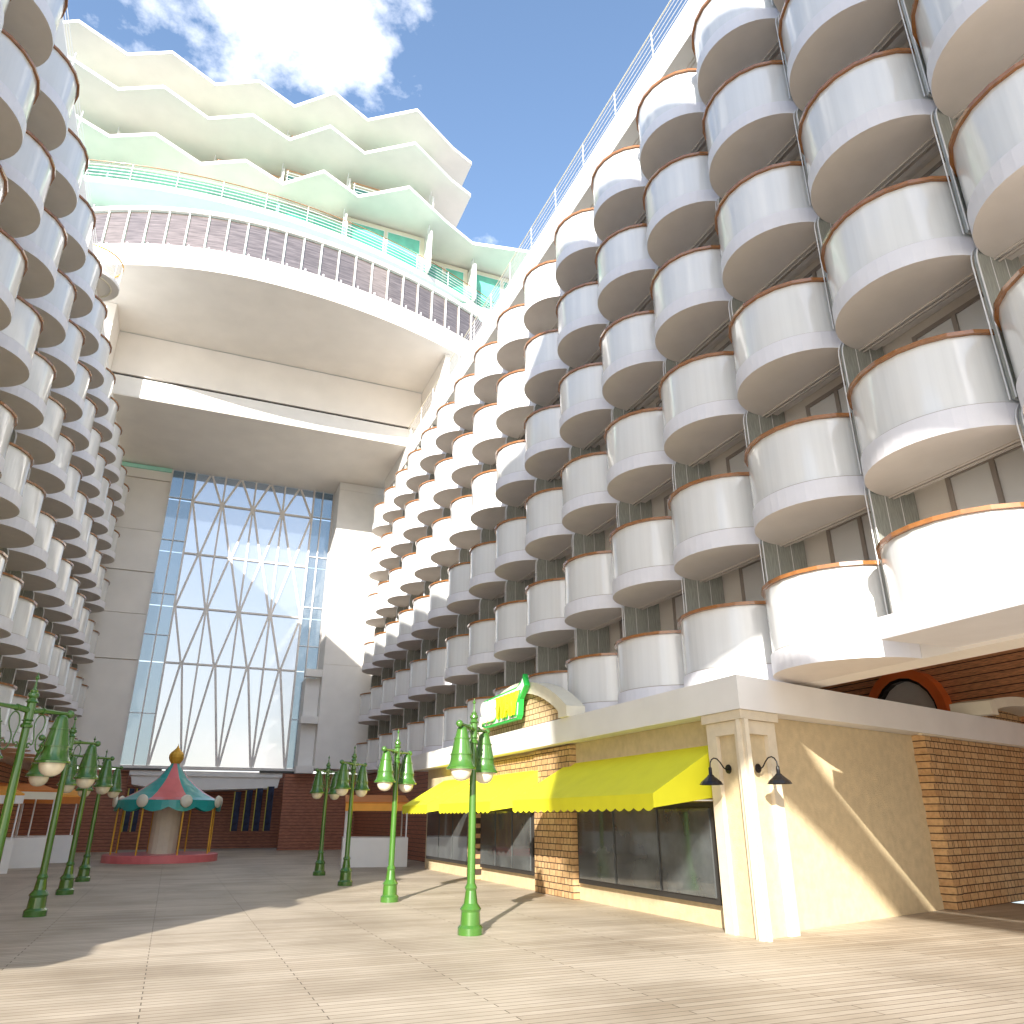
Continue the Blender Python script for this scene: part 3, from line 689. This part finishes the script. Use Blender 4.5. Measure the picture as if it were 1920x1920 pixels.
# ------------------------------------------------------------------ lamp posts
def lamp_post():
    t=empty('lamp_post',(0,0,0),'x','lamp post','green twin bell lamp posts along the promenade')
    b=MB().turn([(.0001,0),(.20,0),(.20,.10),(.16,.14),(.15,.32),(.17,.36),(.11,.44),(.085,.62),(.10,.66),(.07,.72)],n=20); b.build('base',M['lamp_green'],t)
    MB().lathe([(.066,.72),(.060,1.9),(.048,2.86)],n=18).build('pole',M['lamp_green'],t)
    f=MB().turn([(.048,2.86),(.075,2.87),(.08,2.90),(.055,2.93),(.055,2.95),(.085,2.965),(.06,2.98),(.058,3.2),(.085,3.22),(.06,3.25),(.05,3.27),(.075,3.30),(.07,3.335),(.045,3.355),(.05,3.38),(.025,3.40),(.016,3.45),(.012,3.53),(.028,3.545),(.03,3.56),(.02,3.575),(.008,3.60),(.001,3.64)],n=18)
    f.build('finial',M['lamp_green'],t)
    L=.66
    for s in (-1,1):
        a=MB().tube([(s*.04,0,3.10),(s*.18,0,3.12),(s*.2,0,3.12),(s*.45,0,3.125),(s*L,0,3.13)],.03,12,rr=[.045,.042,.036,.028,.026])
        a.lathe([(.0001,-.06),(.03,-.052),(.052,-.03),(.06,0),(.052,.03),(.03,.052),(.0001,.06)],(s*(L+.03),0,3.13),n=16)
        a.tube([(s*.2,0,3.12),(s*.225,0,3.12)],.048,12); a.build('arm',M['lamp_green'],t)
        c=MB(); pts=[]
        def P_(x,z): return (s*x,0,z)
        # scroll bracket: a drop shaped loop that crosses and ends in two curls
        loop=[(.11,2.62),(.085,2.60),(.075,2.64),(.10,2.67),(.14,2.645),(.165,2.70),(.15,2.78),(.13,2.86),(.125,2.94),(.15,3.02),(.20,3.06),(.25,3.05),(.285,2.99),(.285,2.92),(.26,2.85),(.215,2.78),(.20,2.70),(.225,2.60),(.28,2.555),(.33,2.58),(.345,2.64),(.31,2.68),(.275,2.655),(.285,2.63)]
        sm=[]
        for k in range(len(loop)-1):
            p0=loop[max(k-1,0)];p1=loop[k];p2=loop[k+1];p3=loop[min(k+2,len(loop)-1)]
            for q in range(3):
                u=q/3; sm.append(tuple(.5*((2*p1[i])+(-p0[i]+p2[i])*u+(2*p0[i]-5*p1[i]+4*p2[i]-p3[i])*u*u+(-p0[i]+3*p1[i]-3*p2[i]+p3[i])*u**3) for i in (0,1)))
        c.tube([P_(*q) for q in sm],.0095,6); c.build('scroll_bracket',M['lamp_green'],t)
        xb=s*(L-.10)
        sh_=MB().lathe([(.0001,3.105),(.045,3.10),(.072,3.07),(.080,3.03),(.108,2.90)],(xb,0,0),n=28)
        sh_.lathe([(.108,2.90),(.130,2.78),(.153,2.655)],(xb,0,0),n=28)
        sh_.lathe([(.153,2.655),(.155,2.60),(.162,2.55),(.178,2.50),(.200,2.46)],(xb,0,0),n=28)
        for rr_,zz in ((.108,2.90),(.153,2.655)): sh_.lathe([(rr_,zz-.012),(rr_+.012,zz-.008),(rr_+.012,zz+.008),(rr_,zz+.012)],(xb,0,0),n=28,smooth=False)
        sh_.lathe([(.196,2.46),(.212,2.455),(.212,2.425),(.19,2.42),(.16,2.44),(.12,2.6)],(xb,0,0),n=28,smooth=False)
        sh_.v=[(xb+(x-xb)*1.13,y*1.13,z) for x,y,z in sh_.v]
        o=sh_.build('lamp_shade',M['lamp_green'],t)
        gl=MB().lathe([(.172,2.43),(.17,2.39),(.153,2.335),(.118,2.285),(.068,2.255),(.0001,2.245)],(xb,0,0),n=24).build('globe',M['globe'],t)
        gl.parent=o
    return t
lp=lamp_post()
AX=math.atan2(1.05,.88)
posts=[(-2.04,12.75,'green twin bell lamp post, nearest and largest, at the left edge'),
(-2.06,18.05,'green twin bell lamp post, second nearest in the left row'),
(-2.06,22.7,'green twin bell lamp post, third in the left row, partly hidden'),
(-2.06,27.0,'green twin bell lamp post, farthest of the left row beside the striped carousel roof'),
(4.60,12.7,'green twin bell lamp post in front of the shop sign, nearest of the right row'),
(4.66,18.05,'bright sunlit green twin bell lamp post before the farthest yellow awning'),
(4.61,22.7,'shaded dark green twin bell lamp post, third along the right row'),
(4.62,26.9,'small dark green twin bell lamp post, farthest of the right row')]
for k,(x,y,lab) in enumerate(posts):
    o=lp if k==0 else copy_tree(lp)
    o.location=(x,y,0); o.rotation_euler=(0,0,AX); o['label']=lab

# ------------------------------------------------------------------ carousel
ca=empty('carousel',(-.12,38,0),'round carousel roof in teal and pink stripes topped by a golden onion finial','carousel')
prof=[(.17,3.90),(.22,3.80),(.36,3.62),(.62,3.28),(.98,2.98),(1.38,2.70),(1.80,2.48),(2.12,2.38)]
n=8; CR=-math.pi/8
for k in range(n):
    m=MB()
    for q in range(6):
        a0=2*math.pi*(k+q/6)/n+CR; a1=2*math.pi*(k+(q+1)/6)/n+CR
        for (r0,z0),(r1,z1) in zip(prof[:-1],prof[1:]):
            m.add([(r0*math.cos(a0),r0*math.sin(a0),z0),(r1*math.cos(a0),r1*math.sin(a0),z1),(r1*math.cos(a1),r1*math.sin(a1),z1),(r0*math.cos(a1),r0*math.sin(a1),z0)],[(0,1,2,3)],True)
    m.build('roof_panel',M['teal' if k%2 else 'pink'],ca)
on=MB().lathe([(.17,3.88),(.20,3.92),(.27,4.02),(.31,4.15),(.30,4.27),(.24,4.37),(.14,4.46),(.06,4.55),(.015,4.66),(.001,4.75)],n=12,smooth=False); on.build('onion_finial',M['gold'],ca)
v=MB()
for k in range(48):
    a0,a1=2*math.pi*k/48,2*math.pi*(k+1)/48
    dz=.13+.09*abs(math.sin(k*math.pi/4)); dz2=.13+.09*abs(math.sin((k+1)*math.pi/4))
    v.add([(2.12*math.cos(a0),2.12*math.sin(a0),2.37),(2.12*math.cos(a0),2.12*math.sin(a0),2.37-dz*2),(2.12*math.cos(a1),2.12*math.sin(a1),2.37-dz2*2),(2.12*math.cos(a1),2.12*math.sin(a1),2.37)],[(0,1,2,3)])
v.build('valance',M['teal'],ca)
for k in range(8):
    a=2*math.pi*k/8+.3
    m=MB().lathe([(.0001,-.05),(.22,-.05),(.25,0),(.22,.05),(.0001,.05)],n=18); m.v=[(x,z_,y_) for x,y_,z_ in m.v]
    o=m.build('medallion',M['cream'],ca,(2.17*math.cos(a),2.17*math.sin(a),2.33)); o.rotation_euler=(0,0,a+math.pi/2)
for k in range(8):
    a=2*math.pi*k/8+.3
    MB().tube([(2.0*math.cos(a),2.0*math.sin(a),.3),(2.0*math.cos(a),2.0*math.sin(a),2.4)],.035,8).build('pole',M['gold'],ca)
MB().lathe([(.0001,.3),(2.2,.3),(2.25,.27),(2.25,0)],n=40,smooth=False).build('platform',M['pink'],ca)
MB().lathe([(.55,.3),(.55,2.5)],n=16,smooth=False).build('drum',M['cream'],ca)

# ------------------------------------------------------------------ stalls with orange canopies
def stall(loc,w,d,h,label,m1,m2,rz=0,cat='stall'):
    t=empty('market_stall',loc,label,cat,'low stalls with orange canopies',rz=rz)
    MB().box(-w/2,w/2,-d/2,d/2,0,1.0).build('counter',M['white'],t)
    c=MB(); c.add([(-w/2,-d/2,h-.3),(w/2,-d/2,h-.3),(w/2,d/2,h),(-w/2,d/2,h),(-w/2,-d/2,h-.42),(w/2,-d/2,h-.42),(w/2,d/2,h-.12),(-w/2,d/2,h-.12)],[(0,1,2,3),(7,6,5,4),(0,4,5,1),(1,5,6,2),(2,6,7,3),(3,7,4,0)])
    c.build('canopy',m1,t)
    MB().box(-w/2,w/2,-d/2-.03,-d/2-.002,h-.62,h-.36).build('valance',m2,t)
    for sx in (-1,1):
        for sy in (-1,1):
            MB().tube([(sx*(w/2-.08),sy*(d/2-.08),1.0),(sx*(w/2-.08),sy*(d/2-.08),h-.35)],.03,8).build('post',M['trim'],t)
    return t
stall((-6.0,32.4,0),2.0,2.4,2.75,'low stall with light orange canopy and white edge, at the left border',M['orange'],M['white'],rz=R(20))
stall((-5.5,35.6,0),2.2,2.2,2.95,'low stall with burnt orange canopy, between the nearest two left lamp posts',M['orange_dark'],M['cream'],rz=R(25))
stall((-4.7,39.0,0),2.2,2.0,2.85,'low stall with pale orange canopy, behind the second left lamp post',M['orange'],M['orange_dark'],rz=R(10))
stall((7.4,31.5,0),2.4,2.2,2.55,'low stall with orange canopy, behind the sunlit lamp post on the right side',M['orange_dark'],M['orange'],rz=R(-10))

# ------------------------------------------------------------------ unseen occluder added behind the viewer to throw the large shade
occ=empty('shade_occluder',(-6.4,-8,0),'added white panel out of view behind the viewer, shaped to cast the large shade','wall')
# side profile in (y,z): openings cut where sunlit patches should fall
prof=[(4.0,22.0),(4.0,15.2)]
prof_b=[(1.5,16.0),(-3.5,16.6),(-5.9,15.6),(-6.3,13.6),(-12.6,13.6),(-12.9,16.4),(-14.5,17.6),(-16.5,18.7),(-21,18.8)]
top=[(-24,19),(-24,31),(-6.0,30.5),(-5.0,28.6),(-3.0,25.8),(-1.2,24.8),(2.2,23.3),(5.5,23.0),(5.5,22.05),(4.0,22.03)]
# built as vertical strips so every strip is convex
def interp(pts,y):
    pts=sorted(pts)
    for (a,b),(c,d) in zip(pts[:-1],pts[1:]):
        if a<=y<=c: return b+(d-b)*(y-a)/(c-a) if c>a else b
    return pts[0][1] if y<pts[0][0] else pts[-1][1]
low=[(4,15.2),(1.5,16.0),(-3.5,16.6),(-5.8,15.6),(-6.1,13.6),(-6.3,12.1),(-9.3,12.0),(-9.5,15.6),(-11,15.9),(-12.5,16.3),(-14,17.2),(-16.5,18.7),(-24,18.8)]
hi=[(-24,31),(-6.0,30.5),(-5.0,28.6),(-3.0,25.8),(-1.2,24.8),(2.2,23.3),(4.0,23.2)]
ys=sorted(set([p[0] for p in low]+[p[0] for p in hi]))
m=MB()
for a,b in zip(ys[:-1],ys[1:]):
    la,lb_,ha,hb=interp(low,a+1e-4),interp(low,b-1e-4),interp(hi,a),interp(hi,b)
    v=[(-.3,a+8,la),(.3,a+8,la),(.3,b+8,lb_),(-.3,b+8,lb_),(-.3,a+8,ha),(.3,a+8,ha),(.3,b+8,hb),(-.3,b+8,hb)]
    m.add(v,[(0,3,2,1),(4,5,6,7),(1,2,6,5),(3,0,4,7)])
wl=[(-9.3,12.0),(-10.2,12.0),(-11.3,12.9),(-12.8,13.9),(-14.3,14.4),(-17,14.7),(-24,14.7)]; wh=[(-9.3,15.2),(-12,15.3),(-13,15.75),(-14.3,15.75),(-15,15.5),(-17,15.4),(-24,15.4)]  # lower bar added to block sun from fascia, awning and stucco
ys=sorted(set([p[0] for p in wl]+[p[0] for p in wh]))
for a,b in zip(ys[:-1],ys[1:]):
    la,lb_,ha,hb=interp(wl,a+1e-4),interp(wl,b-1e-4),interp(wh,a),interp(wh,b)
    v=[(-.28,a+8,la),(.28,a+8,la),(.28,b+8,lb_),(-.28,b+8,lb_),(-.28,a+8,ha),(.28,a+8,ha),(.28,b+8,hb),(-.28,b+8,hb)]
    m.add(v,[(0,3,2,1),(4,5,6,7),(1,2,6,5),(3,0,4,7)]+([(0,1,5,4)] if a==ys[0] else []))
m.build('occluder_panel',M['white'],occ)

# ------------------------------------------------------------------ ground, sea
g=MB().box(-13,17,-30,60,-.3,0).build('boardwalk',M['planks']); tag(g,kind='structure')
sea=mat('sea_water',(.03,.09,.13),.12,bump=.4,bscale=.6)
w=MB().add([(-6000,-6000,-14),(6000,-6000,-14),(6000,6000,-14),(-6000,6000,-14)],[(0,1,2,3)]).build('water',sea); tag(w,kind='structure')

# ------------------------------------------------------------------ light
dirv=Vector((1,1.55,-.76)).normalized()
sun=bpy.data.lights.new('sun','SUN'); sun.energy=4.4; sun.angle=R(.55); sun.color=(1,.94,.85)
so=bpy.data.objects.new('sun',sun); COL.objects.link(so); so.rotation_euler=dirv.to_track_quat('-Z','Y').to_euler(); so.location=(-20,-30,40)
elev=math.asin(-dirv.z)
wd=bpy.data.worlds.new('World'); sc.world=wd; wd.use_nodes=True; nt=wd.node_tree; N=nt.nodes; L=nt.links
bg=N['Background']; sky=N.new('ShaderNodeTexSky'); sky.sky_type='NISHITA'; sky.sun_disc=False; sky.sun_elevation=elev
sky.sun_rotation=math.atan2(-dirv.x,-dirv.y); sky.air_density=1.0; sky.dust_density=.6; sky.ozone_density=1.5
tc=N.new('ShaderNodeTexCoord'); mp=N.new('ShaderNodeMapping'); mp.inputs['Scale'].default_value=(1,1,1.6); mp.inputs['Location'].default_value=(.35,.1,.2)
L.new(tc.outputs['Generated'],mp.inputs[0])
n1=N.new('ShaderNodeTexNoise'); n1.inputs['Scale'].default_value=2.6; n1.inputs['Detail'].default_value=10; n1.inputs['Roughness'].default_value=.58; L.new(mp.outputs[0],n1.inputs['Vector'])
cr=N.new('ShaderNodeValToRGB'); cr.color_ramp.elements[0].position=.54; cr.color_ramp.elements[1].position=.70; L.new(n1.outputs['Fac'],cr.inputs[0])
mx=N.new('ShaderNodeMix'); mx.data_type='RGBA'; L.new(cr.outputs[0],mx.inputs[0]); L.new(sky.outputs[0],mx.inputs[6]); mx.inputs[7].default_value=(9.5,9.3,9.2,1)
sz=N.new('ShaderNodeSeparateXYZ'); L.new(tc.outputs['Generated'],sz.inputs[0])
mr=N.new('ShaderNodeMapRange'); mr.interpolation_type='SMOOTHSTEP'; mr.inputs[1].default_value=.50; mr.inputs[2].default_value=.05; mr.inputs[3].default_value=0; mr.inputs[4].default_value=.75; L.new(sz.outputs['Z'],mr.inputs[0])
mh=N.new('ShaderNodeMix'); mh.data_type='RGBA'; L.new(mr.outputs[0],mh.inputs[0]); L.new(mx.outputs[2],mh.inputs[6]); mh.inputs[7].default_value=(3.6,3.5,3.5,1)
L.new(mh.outputs[2],bg.inputs[0]); bg.inputs[1].default_value=.15

# ------------------------------------------------------------------ camera
cam=bpy.data.cameras.new('camera'); cam.lens=36*1422.09/1920; cam.sensor_width=36; cam.clip_end=20000; cam.clip_start=.05
co=bpy.data.objects.new('camera',cam); COL.objects.link(co); co.location=(0,0,1.7)
co.rotation_euler=(R(90+21.941),0,R(-22.694)); sc.camera=co
sc.view_settings.view_transform='Standard'; sc.view_settings.look='None'; sc.view_settings.exposure=1.3; sc.view_settings.gamma=1
sc.cycles.max_bounces=16; sc.cycles.diffuse_bounces=12; sc.cycles.transparent_max_bounces=12
